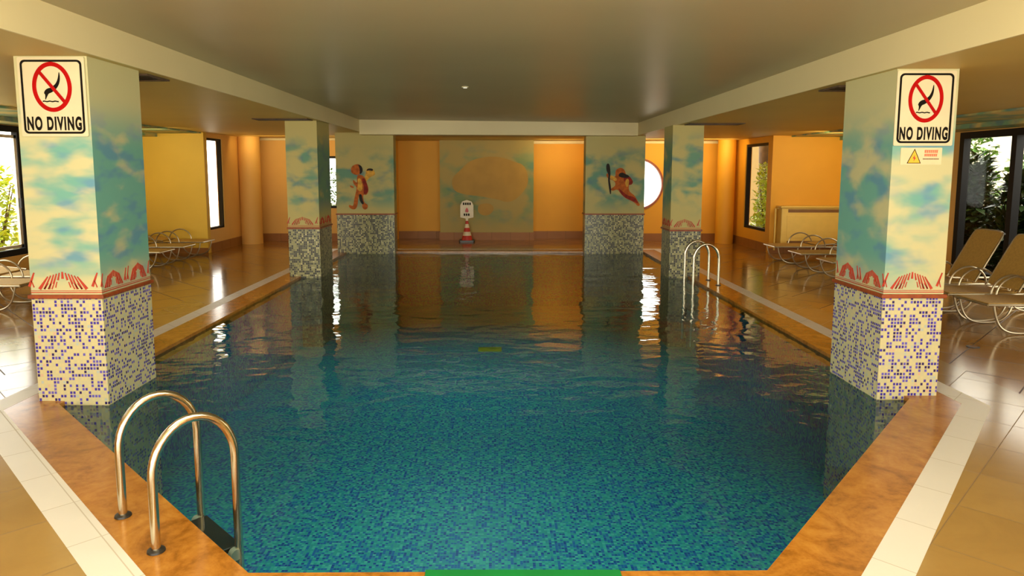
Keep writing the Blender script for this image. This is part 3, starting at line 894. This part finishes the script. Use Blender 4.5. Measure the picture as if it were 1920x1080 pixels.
def vent(x0, x1, y0, y1, z, label):
    t = thing('ceiling_vent', ((x0 + x1) / 2, (y0 + y1) / 2, z), label, 'ceiling vent')
    a, b = (x1 - x0) / 2, (y1 - y0) / 2
    MB().ring([(-a, -b), (a, -b), (a, b), (-a, b)], [(-a + .03, -b + .03), (a - .03, -b + .03), (a - .03, b - .03), (-a + .03, b - .03)], flat, -.015, -.001).build('frame', 'bark', t)
    MB().box(-a + .03, a - .03, -b + .03, b - .03, -.006, -.001).build('backing', 'black_frame', t)
    for k in range(3):
        y = -b + .03 + (2 * b - .06) * (k + .5) / 3
        MB().box(-a + .03, a - .03, y - .012, y + .012, -.012, -.005).build('slat', 'dark_plastic', t)


vent(-3.75, -3.1, 6.2, 6.62, ZL, 'slotted dark ceiling vent behind the near left pillar')
vent(3.1, 3.75, 6.4, 6.8, ZR, 'slotted dark ceiling vent behind the near right pillar')
vent(-4.0, -3.1, 11.3, 11.65, ZL, 'slotted dark ceiling vent above the slim left pillar')
vent(3.1, 4.0, 11.3, 11.65, ZR, 'slotted dark ceiling vent above the slim right pillar')
def glow_mat():
    m, nt, b = nmat('added_glow'); b.inputs['Base Color'].default_value = (.8, .76, .6, 1)
    b.inputs['Emission Color'].default_value = (1, .95, .8, 1); b.inputs['Emission Strength'].default_value = .6  # glow added to the small white ceiling fitting
    return m


M['lens'] = glow_mat()
sd = thing('ceiling_fitting', (-.43, 9.0, 2.884), 'tiny round white fitting with an added glow in the middle of the pool ceiling', 'ceiling fitting')
MB().lathe([(.045, .0), (.045, -.008), (.034, -.012)], 0, 0, 24).build('rim', 'sign_white', sd, smooth=True)
MB().lathe([(.030, -.0115), (.024, -.018)], 0, 0, 20).build('lens', 'lens', sd, smooth=True)
tag(MB().box(-.33, .55, 2.72, 2.936, .0015, .010).build('green_mat', 'green', None, bevel=.003), 'thin green strip lying on the front pool edge at the bottom of the picture', 'mat')
dr = thing('pool_drain', (.20, 4.75, DEEP), 'pale square drain cover on the pool floor near the front', 'drain')
MB().prism(rrect(-.09, .09, -.09, .09, .01), flat, 0, .01).build('cover', 'leaf_lime', dr)
MB().prism(rrect(-.06, .06, -.06, .06, .01), flat, .009, .014).build('grille', 'plaster', dr)
tag(MB().prism(rrect(-.2, .2, -.13, .13, .01), flat, 0, .012).build('pool_inlet', 'leaf_lime'), 'yellow-green rectangular inlet plate on the pool floor further back', 'inlet plate').location = (-.15, 11.6, DEEP)
fd = thing('floor_drain', (4.9, 6.95, 0), 'small dark drain in the tiles right of the near right pillar', 'drain')
MB().lathe([(.06, 0.0005), (.06, .006), (.045, .007)], 0, 0, 20).build('rim', 'dark_plastic', fd)
MB().lathe([(.04, 0.006), (.04, .0085)], 0, 0, 16).build('grille', 'unit_dark', fd)

# ------------------------------------------------------------------ outdoors
struct('garden_ground', MB().box(-30, -8.2, -8, 40, -.2, -.05).box(8.2, 30, -8, 40, -.2, -.05).box(-8.2, 8.2, 19.3, 40, -.2, -.05), 'paving')


def shrub(x, y, z0, w, d, h, n, mat, label, leafl=.16, stems=4, cat='shrub', name='garden_shrub', group='garden shrubs outside the windows'):
    t = thing(name, (x, y, z0), label, cat, group)
    fo = MB(); bm = fo.bm; rnd = random.Random(int(x * 131 + y * 17))
    for i in range(n):
        while True:
            p = Vector((rnd.uniform(-1, 1), rnd.uniform(-1, 1), rnd.uniform(0, 1)))
            k = math.hypot(p.x, p.y)
            if k < 1 - .45 * p.z: break
        p = Vector((p.x * w / 2, p.y * d / 2, p.z * h + .03))
        a = rnd.uniform(0, 2 * math.pi); e = rnd.uniform(-.5, .9); l = leafl * rnd.uniform(.6, 1.3); wd = l * .28
        dv = Vector((math.cos(a) * math.cos(e), math.sin(a) * math.cos(e), math.sin(e)))
        sd_ = dv.cross(Vector((0, 0, 1))).normalized() * wd; nn = sd_.cross(dv).normalized() * wd * .35
        v = [bm.verts.new(p), bm.verts.new(p + dv * l * .45 + sd_ + nn), bm.verts.new(p + dv * l), bm.verts.new(p + dv * l * .45 - sd_ + nn), bm.verts.new(p + dv * l * .5)]
        bm.faces.new((v[0], v[1], v[2], v[4])); bm.faces.new((v[0], v[4], v[2], v[3]))
    fo.build('foliage', mat, t)
    st_ = MB()
    for i in range(stems):
        a = i * 2.4; st_.tube([(0, 0, 0), (math.cos(a) * w * .12, math.sin(a) * d * .12, h * .4), (math.cos(a) * w * .25, math.sin(a) * d * .25, h * .85)], [.03, .02, .008], 6)
    st_.build('stems', 'bark', t)
    return t


# garden right of the glass doors
bl = thing('garden_building', (17, 14, -.05), 'cream building with a pale window seen through the right glass doors', 'building')
MB().box(0, 3, -7, 12, 0, 6).build('wall', 'plaster', bl)
wn_ = MB()
wn_.box(-.06, 0, 2.9, 3.0, 1.2, 2.9).box(-.06, 0, 4.6, 4.7, 1.2, 2.9).box(-.06, 0, 2.9, 4.7, 2.8, 2.9).box(-.06, 0, 3.75, 3.82, 1.2, 2.9)
wn_.build('window', 'sign_white', bl)
MB().box(-.12, 0, -7, 12, 3.6, 3.75).build('ledge', 'sign_white', bl)
struct('planting_bed', MB().box(8.3, 13.0, 4, 18, -.05, .05), 'soil')
i = 0
for x, y, w, d, h, mt in ((9.3, 13.7, 1.3, 1.3, 1.55, 'leaf_dark'), (9.3, 12.1, 1.3, 1.3, 1.30, 'leaf_dark'), (9.3, 10.5, 1.3, 1.3, 1.3, 'leaf_dark'), (9.3, 8.9, 1.3, 1.3, 1.3, 'leaf_dark'),
                          (11.0, 14.2, 1.5, 1.6, 1.9, 'leaf'), (11.0, 12.5, 1.4, 1.55, 1.65, 'leaf'), (11.0, 10.9, 1.5, 1.55, 1.7, 'leaf'), (10.9, 15.9, 1.4, 1.5, 2.4, 'leaf')):
    lab = ['dark low shrub behind the left door pane', 'dark low shrub in front of the door mullion', 'dark low shrub behind the right-hand door pane', 'dark low shrub beyond the last visible pane by the doors',
           'taller green bush in the far left corner of the glass doors', 'bright green bush rising over the dark shrubs at the mullion', 'bright green bush beyond the right-hand door pane', 'tallest bush at the left edge of the glass doors'][i]
    shrub(x, y, .05, w, d, h * (1.25 if mt == 'leaf_dark' else 1.1), 2200 if mt == 'leaf_dark' else 1500, mt, lab, .24 if mt == 'leaf_dark' else .19, group=None); i += 1
# behind the right return window
tag(MB().box(9.3, 9.5, 18, 32, -.05, 5).build('garden_wall', 'outside_ochre'), 'ochre outside wall seen through the narrow right window', 'wall')
shrub(7.08, 18.2, -.05, .85, .9, 2.0, 1500, 'leaf_lime', 'lime green bush outside the narrow right window', .14, group=None)
tr = thing('garden_tree', (7.5, 19.6, -.05), 'dark tree trunk standing above the lime bush outside the narrow right window', 'tree')
MB().tube([(0, 0, 0), (.03, 0, 1.5), (-.05, 0, 3.2), (.05, 0, 5)], [.17, .15, .13, .08], 12).build('trunk', 'bark', tr, smooth=True)
MB().tube([(-.04, 0, 2.9), (-.3, .1, 3.6), (-.5, .1, 4.4)], [.08, .06, .03], 8).build('branch', 'bark', tr, smooth=True)
# left side
for i, (x, y, h, lab) in enumerate(((-9.7, 13.2, 1.9, 'yellow-green bush outside the left black window'), (-9.9, 11.3, 2.2, 'yellow-green bush nearest the left picture edge outside'))):
    shrub(x, y, -.05, 1.5, 1.5, h, 1300, 'leaf_lime', lab, .17, group=None)
shrub(-4.85, 19.9, -.05, 1.5, 1.0, 1.9, 1100, 'leaf', 'green bush outside the narrow back window beside the cherub pier', .14, group=None)
